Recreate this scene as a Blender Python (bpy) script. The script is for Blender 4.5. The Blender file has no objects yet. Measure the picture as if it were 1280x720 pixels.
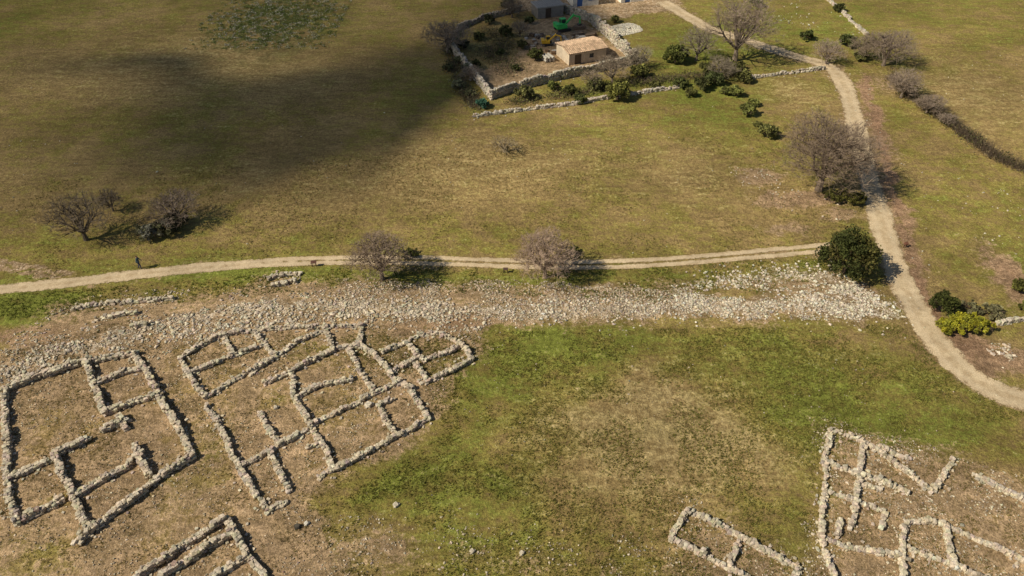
import bpy, math, numpy as np
from mathutils import Vector
rng=np.random.default_rng(7)
sc=bpy.context.scene
# ------------------------------------------------------------------ camera (drone, 50 m up, looking 40 deg down)
CH=50.0; P=math.radians(40); FPX=949.0
cam=bpy.data.cameras.new("camera"); co=bpy.data.objects.new("camera",cam); sc.collection.objects.link(co)
co.location=(0,0,CH); co.rotation_euler=(math.radians(90)-P,0,0)
cam.sensor_width=36; cam.lens=36*FPX/1280; cam.clip_end=9000; cam.clip_start=0.5
sc.camera=co
# ------------------------------------------------------------------ noise
TAB=rng.random((256,256))
def vnoise(x,y):
    xi=np.floor(x).astype(int); yi=np.floor(y).astype(int); fx=x-xi; fy=y-yi
    fx=fx*fx*(3-2*fx); fy=fy*fy*(3-2*fy)
    a=TAB[xi&255,yi&255]; b=TAB[(xi+1)&255,yi&255]; c=TAB[xi&255,(yi+1)&255]; d=TAB[(xi+1)&255,(yi+1)&255]
    return (a*(1-fx)+b*fx)*(1-fy)+(c*(1-fx)+d*fx)*fy
def fbm(x,y,o=4):
    s=0;a=.5;t=0
    for i in range(o):
        s=s+a*vnoise(x*2**i+17.3*i,y*2**i+9.1*i); t+=a; a*=.5
    return s/t
def G0(u,v,z=0.0):
    dx=(u-640)/FPX; dy=(360-v)/FPX
    Y=math.cos(P)+dy*math.sin(P); Z=-math.sin(P)+dy*math.cos(P)
    t=(z-CH)/Z
    return dx*t, Y*t
def seg_d(x,y,a,b):
    vx,vy=b[0]-a[0],b[1]-a[1]; L=vx*vx+vy*vy+1e-9
    t=np.clip(((x-a[0])*vx+(y-a[1])*vy)/L,0,1)
    return np.hypot(x-a[0]-t*vx,y-a[1]-t*vy)
def line_d(x,y,pts):
    d=np.full(np.shape(x),1e9)
    for a,b in zip(pts[:-1],pts[1:]): d=np.minimum(d,seg_d(x,y,a,b))
    return d
def inside(x,y,pts):
    c=np.zeros(np.shape(x),bool); n=len(pts)
    for i in range(n):
        x1,y1=pts[i]; x2,y2=pts[(i+1)%n]
        if y1==y2: continue
        k=((y1>y)!=(y2>y))&(x<(x2-x1)*(y-y1)/(y2-y1)+x1); c^=k
    return c
def pmask(x,y,pts,soft):
    d=line_d(x,y,pts+[pts[0]]); s=np.where(inside(x,y,pts),d,-d)
    return np.clip(.5+s/(2*soft),0,1)
BANK_PX=[(-60,480),(0,466),(100,430),(200,408),(300,388),(430,380),(520,384),(620,390),(720,386),(850,384),(1000,378),(1118,387)]
BANK=[G0(*p) for p in BANK_PX]
def H(x,y):
    x=np.asarray(x,float); y=np.asarray(y,float)
    far=np.clip(np.hypot(x,y-80)/400-0.5,0,1)
    return .7*(fbm(x/40+5,y/40+3,2)-.5)+.4*np.exp(-(line_d(x,y,BANK)/2.6)**2)+far*14*(fbm(x/500+2,y/500+8,3)-.5)
def G(u,v):
    z=0.0
    for _ in range(4):
        x,y=G0(u,v,z); z=float(H(x,y))
    return (x,y)
def G3(u,v):
    x,y=G(u,v); return np.array([x,y,float(H(x,y))])
def W(l): return [G(*p) for p in l]
def px(v): # px per metre at row v
    return FPX*(math.sin(P)+(v-360)/FPX*math.cos(P))/CH
# ------------------------------------------------------------------ mesh accumulation
def make_mesh(name,verts,faces_list,cols=None,mats=(),midx=None,smooth=False,parent=None,attrs=None):
    me=bpy.data.meshes.new(name)
    verts=np.asarray(verts,np.float32); me.vertices.add(len(verts)); me.vertices.foreach_set("co",verts.ravel())
    li=[];ls=[];o=0
    for f in faces_list:
        f=np.asarray(f,np.int32)
        if len(f)==0: continue
        li.append(f.ravel()); m=f.shape[1]; ls.append(o+np.arange(len(f))*m); o+=f.size
    li=np.concatenate(li); ls=np.concatenate(ls).astype(np.int32)
    me.loops.add(len(li)); me.loops.foreach_set("vertex_index",li)
    me.polygons.add(len(ls)); me.polygons.foreach_set("loop_start",ls)
    me.update(calc_edges=True); me.validate()
    if midx is not None: me.polygons.foreach_set("material_index",np.asarray(midx,np.int32))
    me.polygons.foreach_set("use_smooth",np.full(len(ls),smooth))
    if cols is not None:
        a=me.attributes.new("Col",'FLOAT_COLOR','POINT'); c=np.ones((len(verts),4),np.float32); c[:,:cols.shape[1]]=cols
        a.data.foreach_set("color",c.ravel())
    if attrs:
        for k,cv in attrs.items():
            a=me.attributes.new(k,'FLOAT_COLOR','POINT'); c=np.ones((len(verts),4),np.float32); c[:,:cv.shape[1]]=cv
            a.data.foreach_set("color",c.ravel())
    for m in mats: me.materials.append(m)
    ob=bpy.data.objects.new(name,me); sc.collection.objects.link(ob)
    if parent: ob.parent=parent
    return ob
class Acc:
    def __init__(s): s.v=[];s.c=[];s.f={3:[],4:[]};s.m={3:[],4:[]};s.n=0
    def add(s,v,f,c,m=0):
        v=np.asarray(v,float).reshape(-1,3); f=np.asarray(f,int); c=np.broadcast_to(np.asarray(c,float),(len(v),3))
        s.v.append(v);s.c.append(c);s.f[f.shape[1]].append(f+s.n);s.m[f.shape[1]].append(np.full(len(f),m));s.n+=len(v)
    def batch(s,bv,bf,pos,rot,scl,col,jit=0,m=0):
        n=len(pos);k=len(bv)
        if n==0: return
        v=np.broadcast_to(bv[None],(n,k,3)).copy()
        if jit: v=v+rng.normal(0,jit,(n,k,3))
        v=v*scl[:,None,:]; v=np.einsum('nij,nkj->nki',rot,v)+pos[:,None,:]
        f=(bf[None]+(np.arange(n)*k)[:,None,None]).reshape(-1,bf.shape[1])
        s.add(v.reshape(-1,3),f,np.repeat(col,k,axis=0),m)
    def box(s,c,sz,ang=0,col=(.3,.3,.3),m=0,tilt=0):
        b=np.array([[x,y,z] for x in(-.5,.5) for y in(-.5,.5) for z in(-.5,.5)])*np.array(sz)
        if tilt:
            ct,st=math.cos(tilt),math.sin(tilt); b=np.stack([b[:,0]*ct-b[:,2]*st,b[:,1],b[:,0]*st+b[:,2]*ct],1)
        ca,sa=math.cos(ang),math.sin(ang); b=np.stack([b[:,0]*ca-b[:,1]*sa,b[:,0]*sa+b[:,1]*ca,b[:,2]],1)+np.array(c)
        s.add(b,[[0,1,3,2],[4,6,7,5],[0,4,5,1],[2,3,7,6],[0,2,6,4],[1,5,7,3]],col,m)
    def make(s,name,mats,smooth=False,parent=None):
        fl=[];ml=[]
        for k in(3,4):
            if s.f[k]: fl.append(np.concatenate(s.f[k])); ml.append(np.concatenate(s.m[k]))
        return make_mesh(name,np.concatenate(s.v),fl,np.concatenate(s.c),mats,np.concatenate(ml),smooth,parent)
def Rz(a):
    c,s=np.cos(a),np.sin(a); R=np.zeros((len(a),3,3)); R[:,0,0]=c;R[:,0,1]=-s;R[:,1,0]=s;R[:,1,1]=c;R[:,2,2]=1; return R
def Rrand(n):
    q=rng.normal(size=(n,4)); q/=np.linalg.norm(q,axis=1)[:,None]; w,x,y,z=q.T
    return np.stack([np.stack([1-2*(y*y+z*z),2*(x*y-z*w),2*(x*z+y*w)],1),np.stack([2*(x*y+z*w),1-2*(x*x+z*z),2*(y*z-x*w)],1),np.stack([2*(x*z-y*w),2*(y*z+x*w),1-2*(x*x+y*y)],1)],1)
import bmesh
def base(kind):
    bm=bmesh.new()
    if kind=='ico': bmesh.ops.create_icosphere(bm,subdivisions=1,radius=.5)
    else:
        bmesh.ops.create_cube(bm,size=1); bmesh.ops.subdivide_edges(bm,edges=bm.edges[:],cuts=1,use_grid_fill=True)
        for v in bm.verts:
            n=v.co.normalized()*.62; v.co=v.co.lerp(n,.35)
    v=np.array([list(a.co) for a in bm.verts]); f=np.array([[q.index for q in a.verts] for a in bm.faces]); bm.free(); return v,f
ICO=base('ico'); RB=base('rb')
# ------------------------------------------------------------------ materials
def newmat(name):
    m=bpy.data.materials.new(name); m.use_nodes=True; nt=m.node_tree; nt.nodes.clear()
    o=nt.nodes.new("ShaderNodeOutputMaterial"); b=nt.nodes.new("ShaderNodeBsdfPrincipled"); nt.links.new(b.outputs[0],o.inputs[0])
    b.inputs["Roughness"].default_value=.9; b.inputs["Specular IOR Level"].default_value=.15
    return m,nt,b,o
class N:
    def __init__(s,nt): s.nt=nt; s.tc=nt.nodes.new("ShaderNodeTexCoord").outputs["Object"]
    def set(s,sock,v):
        if hasattr(v,"is_linked") or hasattr(v,"links"): s.nt.links.new(v,sock)
        else:
            if isinstance(v,(tuple,list)) and len(v)==3 and len(sock.default_value)==4: v=(*v,1)
            sock.default_value=v
    def noise(s,scale,detail=4,rough=.6,stretch=None,dist=0):
        n=s.nt.nodes.new("ShaderNodeTexNoise"); n.inputs["Scale"].default_value=scale;n.inputs["Detail"].default_value=detail;n.inputs["Roughness"].default_value=rough;n.inputs["Distortion"].default_value=dist
        if stretch:
            mp=s.nt.nodes.new("ShaderNodeMapping"); mp.inputs["Scale"].default_value=stretch[0]; mp.inputs["Rotation"].default_value=stretch[1]; s.nt.links.new(s.tc,mp.inputs[0]); s.nt.links.new(mp.outputs[0],n.inputs["Vector"])
        else: s.nt.links.new(s.tc,n.inputs["Vector"])
        return n.outputs["Fac"]
    def math(s,op,a,b=0.0,c=0.0,clamp=False):
        n=s.nt.nodes.new("ShaderNodeMath"); n.operation=op; n.use_clamp=clamp
        s.set(n.inputs[0],a); s.set(n.inputs[1],b); s.set(n.inputs[2],c); return n.outputs[0]
    def ramp(s,v,a,b,lo=0.0,hi=1.0):
        n=s.nt.nodes.new("ShaderNodeMapRange"); n.interpolation_type='SMOOTHSTEP'; s.set(n.inputs["Value"],v)
        n.inputs["From Min"].default_value=a;n.inputs["From Max"].default_value=b;n.inputs["To Min"].default_value=lo;n.inputs["To Max"].default_value=hi; return n.outputs[0]
    def mix(s,f,a,b,mode='MIX'):
        n=s.nt.nodes.new("ShaderNodeMix"); n.data_type='RGBA'; n.blend_type=mode
        s.set(n.inputs[0],f); s.set(n.inputs[6],a); s.set(n.inputs[7],b); return n.outputs[2]
    def attr(s,name):
        a=s.nt.nodes.new("ShaderNodeAttribute"); a.attribute_name=name; return a
    def sep(s,c):
        n=s.nt.nodes.new("ShaderNodeSeparateColor"); s.nt.links.new(c,n.inputs[0]); return n.outputs
    def bump(s,b,h,st,d):
        n=s.nt.nodes.new("ShaderNodeBump"); n.inputs["Strength"].default_value=st;n.inputs["Distance"].default_value=d; s.nt.links.new(h,n.inputs["Height"]); s.nt.links.new(n.outputs[0],b.inputs["Normal"])
def vc_mat(name,nscale=6,contrast=.5,rough=.9,bump=0.0,spec=.15,transl=0):
    m,nt,b,o=newmat(name); q=N(nt); a=q.attr("Col").outputs["Color"]
    n=q.noise(nscale,5,.65); f=q.ramp(n,.3,.7,1-contrast,1+contrast*.6)
    c=q.mix(1.0,a,f,'MULTIPLY'); nt.links.new(c,b.inputs["Base Color"]); b.inputs["Roughness"].default_value=rough; b.inputs["Specular IOR Level"].default_value=spec
    if bump: q.bump(b,n,.6,bump)
    if transl:
        t=nt.nodes.new("ShaderNodeBsdfTranslucent"); nt.links.new(c,t.inputs[0]); x=nt.nodes.new("ShaderNodeMixShader"); x.inputs[0].default_value=transl
        nt.links.new(b.outputs[0],x.inputs[1]); nt.links.new(t.outputs[0],x.inputs[2]); nt.links.new(x.outputs[0],o.inputs[0])
    return m
M_stone=vc_mat("limestone",5,.4,.92,.03)
M_bark=vc_mat("bark",8,.3,.95)
M_leaf=vc_mat("foliage",3,.3,.75,0,.2,.3)
M_grass=vc_mat("grass_blades",1,.3,.85,0,.1,.3)
M_plaster=vc_mat("plaster",2,.2,.9)
M_metal=vc_mat("painted_metal",3,.2,.45,0,.4)
M_cloth=vc_mat("cloth",20,.2,.9)
# ------------------------------------------------------------------ ground masks
xs=np.concatenate([-np.geomspace(4000,112,24),np.arange(-110,110.01,.27),np.geomspace(112,4000,24)])
ys=np.concatenate([-np.geomspace(4000,20,20),np.arange(0,20,2.0),np.arange(20,100,.25),np.arange(100,160,.4),np.geomspace(161,6000,26)])
X,Y=np.meshgrid(xs,ys); X=X.ravel(); Y=Y.ravel()
wx=X+3*(fbm(X/6,Y/6)-.5)+2.2*(fbm(X/1.3+9,Y/1.3)-.5); wy=Y+3*(fbm(X/6+40,Y/6+7)-.5)+2.2*(fbm(X/1.3+3,Y/1.3+8)-.5)
def blob(u,v,ru,rv,x=None,y=None):
    x0,y0=G(u,v); s=px(v); sy=s*s*CH/FPX
    return np.exp(-((((wx if x is None else x)-x0)*s/ru)**2+(((wy if y is None else y)-y0)*sy/rv)**2))
def band(pts,w): return np.exp(-(line_d(wx,wy,W(pts))/w)**2)
ROAD=[(828,2),(848,14),(870,27),(890,38),(925,48),(960,60),(1000,72),(1038,82),(1056,104),(1066,140),(1076,190),(1090,235),(1102,280),(1115,325),(1138,375),(1160,412),(1190,452),(1225,480),(1262,497),(1310,508)]
TRACK=[(-30,367),(0,362),(60,356),(100,352),(170,343),(230,337),(300,331),(360,327),(430,325),(520,325),(600,328),(680,331),(760,331),(840,327),(920,320),(1000,313),(1045,308)]
TRACK2=[(-40,318),(0,325),(45,335),(85,349)]
TRACK3=[(-40,326),(0,333),(45,344),(70,354)]
soil=np.zeros_like(X); pale=soil.copy(); lush=soil.copy(); red=soil.copy(); dry=soil.copy()
RUIN=W([(-80,470),(0,440),(90,405),(200,385),(340,385),(480,390),(600,395),(612,425),(585,470),(545,530),(480,575),(420,605),(398,640),(440,690),(500,760),(-120,800)])
soil=np.maximum(soil,.84*pmask(wx,wy,RUIN,1.6))
RU2=W([(1035,520),(1100,540),(1180,560),(1300,600),(1420,760),(990,760),(1015,690),(1020,600)])
soil=np.maximum(soil,.76*pmask(wx,wy,RU2,2.))
RU3=W([(858,622),(900,640),(1010,700),(1030,760),(850,760),(822,680)]); soil=np.maximum(soil,.68*pmask(wx,wy,RU3,2))
soil=np.maximum(soil,.72*blob(460,700,100,45)); soil=np.maximum(soil,.42*blob(700,710,250,22))
BK=W([(-60,500),(0,425),(80,378),(160,368),(260,366),(330,345),(440,345),(560,350),(700,352),(860,356),(960,340),(1060,335),(1100,365),(1120,400),(980,402),(700,405),(600,420),(400,400),(200,425),(60,455)])
bk=pmask(wx,wy,BK,1.6); soil=np.maximum(soil,.74*bk)
pale=np.maximum(pale,.62*band(BANK_PX,1.0)); pale=np.maximum(pale,.28*band([(430,366),(600,358),(720,366),(850,368)],1.8))
HOLES=[(915,366,55,8),(690,414,70,8),(250,352,110,9),(1078,345,18,10),(770,350,80,5)]
UP_PX=[(850,372),(900,352),(950,347),(1000,340),(1040,350),(1075,372)]
pale=np.maximum(pale,.56*band(UP_PX,1.1)); pale=np.maximum(pale,.56*blob(1040,382,90,13)); pale=np.maximum(pale,.42*blob(890,382,80,11)); pale=np.maximum(pale,.35*blob(780,362,100,12))
pale=np.maximum(pale,.34*band([(90,388),(215,375)],.8))
gh=0*X
for a in HOLES: gh=np.maximum(gh,blob(*a))
soil*=1-.85*gh; pale*=1-.8*gh
lush=.36+.48*(fbm(X/14+3,Y/14+1,4)-.5)*2+.36*(fbm(X/4+3,Y/4+1,3)-.5)*2
for a in [(640,480,110,60,.6),(520,590,130,60,.55),(560,660,160,70,.25),(700,420,200,30,.45),(1000,500,130,60,.45),(1150,540,110,35,.45),(1180,470,90,40,.4),(900,440,200,30,.3),(650,345,420,10,.5),(1000,640,40,60,.2),(500,300,300,30,.2),(300,340,200,14,.5),(60,385,110,14,.6),(40,380,60,30,.4),(700,240,300,60,-.05),(1180,200,60,120,.2),(1090,320,25,60,.5),(880,60,120,40,.6),(1060,20,120,30,.5),(830,110,200,14,.5),(950,160,60,40,.3),(60,300,140,25,.35),(560,110,60,30,.2),(1230,300,60,60,.15),(1250,420,60,30,.3),(40,690,70,40,.5),(80,610,60,30,.2)]:
    lush+=a[4]*blob(*a[:4])
for a in [(820,510,130,60,.75),(780,600,160,50,.55),(930,570,100,40,.45),(250,80,250,60,.5),(620,200,150,40,.4),(870,220,120,60,.4),(990,115,50,25,.55),(1220,120,120,70,.5),(560,420,20,20,.4),(300,220,250,40,.3),(1040,440,150,20,.3),(700,530,80,30,.3),(480,250,200,30,.2)]:
    dry+=a[4]*blob(*a[:4])
rg=np.clip((fbm(X/5+60,Y/5+11,4)-.48)*5,0,1)*.55; 
for a in [(40,700,70,40),(70,620,45,20),(390,440,60,22),(345,500,40,18),(420,500,40,20),(210,600,25,30),(60,530,30,30)]: rg=np.maximum(rg,.8*blob(*a))
soil=soil-.5*rg*pmask(wx,wy,RUIN,2)*(1-bk)
for a in [(955,222,32,11,1.15),(1000,250,60,11,1.2),(940,211,24,8,1.),(985,287,34,9,.9),(1045,268,34,9,1.),(1262,345,26,46,1.2),(1210,430,50,24,1.1),(1245,450,60,22,1.1),(1100,105,30,20,.6),(20,420,60,16,.7),(1088,160,14,50,.7),(640,25,30,14,.2)]:
    soil=np.maximum(soil,a[4]*blob(*a[:4])); 
for a in [(1262,345,26,44,.6),(1210,430,50,24,.8),(1245,450,60,22,.6),(20,420,60,16,.6),(560,405,60,14,.5),(1000,250,70,25,.3)]: red=np.maximum(red,a[4]*blob(*a[:4]))
rl=[(1076,95),(1092,150),(1100,200),(1118,260),(1132,300),(1150,350),(1170,390),(1215,440)]
rb=band(rl,1.25)*(.75+.5*(fbm(X/3,Y/3)-.3)); soil=np.maximum(soil,1.05*rb); red=np.maximum(red,.9*rb)
soil=np.maximum(soil,.75*band(ROAD,1.9)); soil=np.maximum(soil,.5*band(TRACK,1.1)); soil=np.maximum(soil,.95*band(TRACK2,.42)); soil=np.maximum(soil,.95*band(TRACK3,.42)); pale=np.maximum(pale,.35*np.maximum(band(TRACK2,.4),band(TRACK3,.4)))
YARD=W([(655,30),(720,12),(745,35),(785,72),(700,95),(640,108),(612,116),(590,88),(640,70)])
soil=np.maximum(soil,.8*pmask(wx,wy,YARD,1.0)); pale=np.maximum(pale,.2*blob(710,50,45,20))
YARD2=W([(640,-40),(850,-40),(852,14),(800,18),(760,25),(735,20),(710,12),(640,14)])
y2=pmask(wx,wy,YARD2,1.0); soil=np.maximum(soil,.9*y2); pale=np.maximum(pale,.33*y2)
thk=blob(345,25,62,34)*np.clip((fbm(X/1.6+2,Y/1.6+4,3)-.38)*5,0,1)
dry+=.5*blob(640,60,60,40)
lushc=np.clip(lush-.6*dry,0,1.3)
Z=H(X,Y); rub=np.clip(soil*1.2,0,1); Z2=Z+.12*(fbm(X/.7,Y/.7,3)-.5)*rub
nx,ny=len(xs),len(ys)
ii=(np.arange(ny-1)[:,None]*nx+np.arange(nx-1)[None]).ravel()
F=np.stack([ii,ii+1,ii+1+nx,ii+nx],1)
rdmask=np.clip(1.6-line_d(X,Y,W(ROAD))/1.6,0,1); trmask=np.clip(1.6-line_d(X,Y,W(TRACK))/1.2,0,1); Z2=np.where((rdmask+trmask)>0,Z,Z2)
m,nt,b,o=newmat("ground_grass_and_soil"); q=N(nt)
A=q.sep(q.attr("Mask").outputs["Color"]); B=q.sep(q.attr("Mask2").outputs["Color"])
nm=q.noise(.45,6,.65); nf=q.noise(2.0,6,.72); nu=q.noise(7,4,.75); nst=q.noise(.28,6,.68,((1,3.2,1),(0,0,.65))); nbig=q.noise(.06,5,.6)
def comb(*t):
    r=None
    for s_,w in t:
        x=q.math('MULTIPLY_ADD',s_,w,-.5*w); r=x if r is None else q.math('ADD',r,x)
    return r
lf=q.math('ADD',A[2],comb((nm,2.0),(nf,1.9),(nst,1.6)))
g1=q.mix(q.ramp(lf,-.05,.6),(.330,.235,.100),(.250,.205,.058))
g2=q.mix(q.ramp(lf,.45,1.25),g1,(.185,.205,.040))
g3=q.mix(q.ramp(q.math('ADD',B[1],comb((nf,2.2),(nst,1.8),(nm,1.0))),.30,1.0,0,.8),g2,(.39,.30,.145))
sf=q.ramp(q.math('ADD',A[0],comb((nf,1.9),(nm,1.3))),.32,.72)
sc1=q.mix(q.ramp(nm,.35,.65),(.43,.30,.18),(.30,.21,.115))
sc2=q.mix(B[0],sc1,(.31,.185,.115))
sc2=q.mix(q.ramp(nu,.52,.75,0,.45),sc2,(.52,.42,.28))
c=q.mix(sf,g3,sc2)
c=q.mix(B[2],c,(.12,.135,.045))
pf=q.ramp(q.math('ADD',A[1],comb((nf,2.0),(nu,1.5))),.3,.85)
c=q.mix(pf,c,q.mix(q.ramp(nu,.36,.60),(.36,.285,.205),(.60,.52,.40)))
fl=q.noise(5.5,2,.5); c=q.mix(q.ramp(fl,.66,.76,0,.5),c,(.48,.40,.27))
dk=q.noise(3.3,3,.6); c=q.mix(q.ramp(dk,.58,.72,0,.4),c,(.08,.075,.022))
c=q.mix(1.0,c,q.ramp(nu,.3,.7,.6,1.4),'MULTIPLY'); c=q.mix(1.0,c,q.ramp(nf,.32,.68,.70,1.28),'MULTIPLY'); c=q.mix(1.0,c,q.ramp(nst,.35,.65,.80,1.16),'MULTIPLY'); c=q.mix(1.0,c,q.ramp(nbig,.35,.65,.86,1.14),'MULTIPLY')
nt.links.new(c,b.inputs["Base Color"]); b.inputs["Roughness"].default_value=1; b.inputs["Specular IOR Level"].default_value=.05
q.bump(b,q.math('ADD',nf,q.math('MULTIPLY',nu,.5)),.9,.2)
M_ground=m
ground=make_mesh("ground",np.stack([X,Y,Z2],1),[F],None,[M_ground],None,True,attrs={"Mask":np.stack([np.clip(soil,0,1.2),pale,lushc],1),"Mask2":np.stack([red,np.clip(dry,0,1),np.clip(thk*1.3,0,.85)],1)})
# ------------------------------------------------------------------ dirt roads
def smooth_line(pts,step):
    p=np.array(pts); 
    for _ in range(2):
        qn=[p[0]]
        for a,b2 in zip(p[:-1],p[1:]): qn+= [a*.75+b2*.25,a*.25+b2*.75]
        p=np.array(qn+[p[-1]])
    d=np.concatenate([[0],np.cumsum(np.linalg.norm(np.diff(p,axis=0),axis=1))]); t=np.arange(0,d[-1],step)
    return np.stack([np.interp(t,d,p[:,i]) for i in range(2)],1)
def road(name,pts,width,mode,z=.03):
    L=smooth_line(W(pts),.35); T=np.gradient(L,axis=0); T/=np.linalg.norm(T,axis=1)[:,None]; Nn=np.stack([-T[:,1],T[:,0]],1)
    K=13; s=np.linspace(-1,1,K); w=width/2*1.35*(1+.35*(fbm(L[:,0]/4,L[:,1]/4,2)-.5))
    Pq=L[:,None]+Nn[:,None]*s[None,:,None]*w[:,None,None]; n=len(L)
    z_=H(Pq[...,0],Pq[...,1])+z
    prof=1-np.abs(s)**2.2
    if mode=='twin': prof=np.where(np.abs(s)<.12,-.1,np.where(np.abs(s)<.3,.35,1-np.abs((np.abs(s)-.52)/.42)**2))
    rut=np.exp(-((np.abs(s)-.42)/.16)**2)
    col=np.zeros((n,K,3)); col[...,0]=prof[None]; col[...,1]=rut[None]
    if mode=='twin':
        f=np.clip((np.arange(n)/n-.15)*3,0,1)[:,None]; f2=1-np.abs(s)[None]**2; col[...,0]=col[...,0]*f+(f2)*(1-f)
    i=(np.arange(n-1)[:,None]*K+np.arange(K-1)[None]).ravel(); Fq=np.stack([i,i+K,i+K+1,i+1],1)[:, ::-1]
    return make_mesh(name,np.concatenate([Pq,z_[...,None]],2).reshape(-1,3),[Fq],col.reshape(-1,3),[M_road],None,True)
m,nt,b,o=newmat("dirt_road_dust"); q=N(nt); A=q.sep(q.attr("Col").outputs["Color"])
n1=q.noise(1.3,6,.7); n2=q.noise(9,4,.7); n3=q.noise(.3,3,.5)
c=q.mix(q.ramp(n1,.35,.65),(.46,.345,.21),(.60,.48,.31)); c=q.mix(q.math('MULTIPLY',A[1],.5),c,(.66,.54,.37)); c=q.mix(1.0,c,q.ramp(n2,.3,.7,.75,1.2),'MULTIPLY'); c=q.mix(1.0,c,q.ramp(n3,.35,.65,.88,1.08),'MULTIPLY')
nt.links.new(c,b.inputs["Base Color"]); b.inputs["Roughness"].default_value=1; b.inputs["Specular IOR Level"].default_value=.05
al=q.ramp(q.math('ADD',A[0],q.math('ADD',q.math('MULTIPLY_ADD',n1,1.6,-.8),q.math('MULTIPLY_ADD',n2,.9,-.45))),.22,.5); nt.links.new(al,b.inputs["Alpha"]); q.bump(b,n2,.5,.06)
M_road=m
road("dirt_road",ROAD,2.35,'full'); road("dirt_track",TRACK,1.45,'twin',.025)
# ------------------------------------------------------------------ stone walls
WC=(.50,.43,.325)
def stone_col(n,base=WC,var=.18):
    l=rng.normal(1,var,(n,1)); h=rng.normal(0,.015,(n,3)); return np.clip(np.array(base)*l+h,.08,.70)
def wall_seg(acc,a,b,t=.68,h=.6,base=WC,size=.34,gap=.15,hc=.2,tum=2.6):
    a=np.array(a);b=np.array(b); L=np.linalg.norm(b-a); 
    if L<.3: return
    d=(b-a)/L; nn=np.array([-d[1],d[0]]); ang=math.atan2(d[1],d[0]); nc=max(1,int(round(h/hc)))
    n0=max(1,int(L/1.5)); ph=rng.random()*50
    hv=lambda x: .48+.85*fbm(np.array([x/1.8+ph]),np.array([ph]),2)[0]
    wob=lambda x: .16*(fbm(np.array([x/1.5+ph]),np.array([ph+9]),2)[0]-.5)*2
    for i in range(n0):
        x=L*(i+.5)/n0; c=a+d*x+nn*wob(x); z=float(H(*c)); hh=max(.10,(h*min(1,hv(x))-.2)); acc.box((c[0],c[1],z+hh/2-.1),(L/n0+.02*(i%2),t-.28+.01*(i%3),hh+.1),ang,(.32,.25,.165))
    pos=[];scl=[];an=[]
    for k in range(nc):
        for s in(-1,1):
            x=-.1+rng.random()*.2
            while x<L:
                l=size*rng.uniform(.5,1.45); top=(k+1)/nc
                if (top<=hv(x)+.12 or k==0) and rng.random()>gap*(.4 if k<nc-1 else 1):
                    p=a+d*(x+l/2)+nn*(wob(x)+s*(t/2-.13+rng.normal(0,.045))); pos.append((p[0],p[1],hc*(k+.42)+rng.normal(0,.03))); scl.append((l*1.0,.28*rng.uniform(.7,1.35),hc*rng.uniform(.85,1.45))); an.append(ang+rng.normal(0,.2))
                x+=l
    for _ in range(int(L*4.5)):
        x=rng.random()*L; p=a+d*x+nn*(wob(x)+rng.uniform(-.14,.14)); pos.append((p[0],p[1],max(.05,h*min(1,hv(x))-.13+rng.uniform(0,.1)))); s=rng.uniform(.1,.24); scl.append((s*1.2,s,s*.8)); an.append(rng.random()*6)
    for _ in range(int(L*tum)):
        x=rng.random()*L; p=a+d*x+nn*rng.choice([-1,1])*(t/2+abs(rng.normal(0,.32))); s=rng.uniform(.06,.21); pos.append((p[0],p[1],s*.2)); scl.append((s*1.3,s,s*.7)); an.append(rng.random()*6)
    pos=np.array(pos); pos[:,2]+=H(pos[:,0],pos[:,1]); an=np.array(an)
    acc.batch(*RB,pos,Rz(an),np.array(scl),stone_col(len(pos),base),.045)
def ruin(name,lines,h=.6,t=.68,**k):
    acc=Acc()
    for l in lines:
        w=[G(*p) for p in l]
        for a,b in zip(w[:-1],w[1:]): wall_seg(acc,a,b,t,h*rng.uniform(.85,1.1),**k)
    return acc.make(name,[M_stone])
RA=[[(4,490),(55,470),(108,453),(170,444)],[(8,490),(9,530),(10,575),(12,620),(22,655)],[(22,655),(50,640),(80,626)],[(170,444),(190,478),(210,515),(228,545),(243,572)],[(243,572),(205,595),(160,630),(110,668)],
 [(68,568),(85,605),(112,665)],[(68,570),(110,552)],[(12,600),(60,577)],[(108,453),(118,480),(133,518)],[(133,518),(165,505),(198,496)],[(122,480),(150,468),(178,462)],[(128,541),(160,526)],[(150,522),(158,537)],[(96,620),(135,598),(180,572)],[(170,558),(187,598)],[(108,668),(100,680)]]
RBL=[[(225,450),(240,475),(258,497)],[(225,450),(250,433),(280,419)],[(272,421),(310,415),(350,411),(405,409),(452,408)],[(258,497),(295,475),(335,452)],[(280,422),(292,445)],[(318,416),(330,430),(345,446)],[(232,470),(275,452),(328,432)],[(345,446),(375,426),(408,414)],[(315,470),(322,460),(345,446)],[(405,409),(418,438)],
 [(418,438),(390,452),(362,466),(330,480)],[(365,464),(368,497),(385,525),(403,555),(418,588)],[(418,438),(452,432)],[(452,408),(450,432)],[(450,432),(468,445),(485,462),(497,482)],[(437,437),(448,462),(466,490)],[(370,497),(405,482),(440,475)],[(258,508),(270,525),(282,546)],[(282,546),(298,585),(318,615),(335,640)],[(335,640),(356,630)],[(300,585),(340,563),(385,538)],[(325,516),(335,535),(350,556)],[(338,566),(348,588),(362,613)],
 [(385,534),(430,512),(470,492),(500,478)],[(397,600),(430,582),(460,566)],[(460,566),(485,552),(512,540)],[(512,487),(522,502),(535,524)],[(485,468),(505,458),(520,450)],[(473,510),(482,525),(495,545)],[(470,508),(490,500)],[(500,478),(515,487)],[(478,442),(500,432),(522,422)],[(522,420),(550,418),(570,427),(582,438),(590,450)],[(590,450),(565,464),(530,480)],[(510,430),(520,442),(532,452)],[(520,455),(534,480)],[(532,450),(560,442),(578,433)],[(400,556),(385,560)],[(512,540),(535,524)]]
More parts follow.
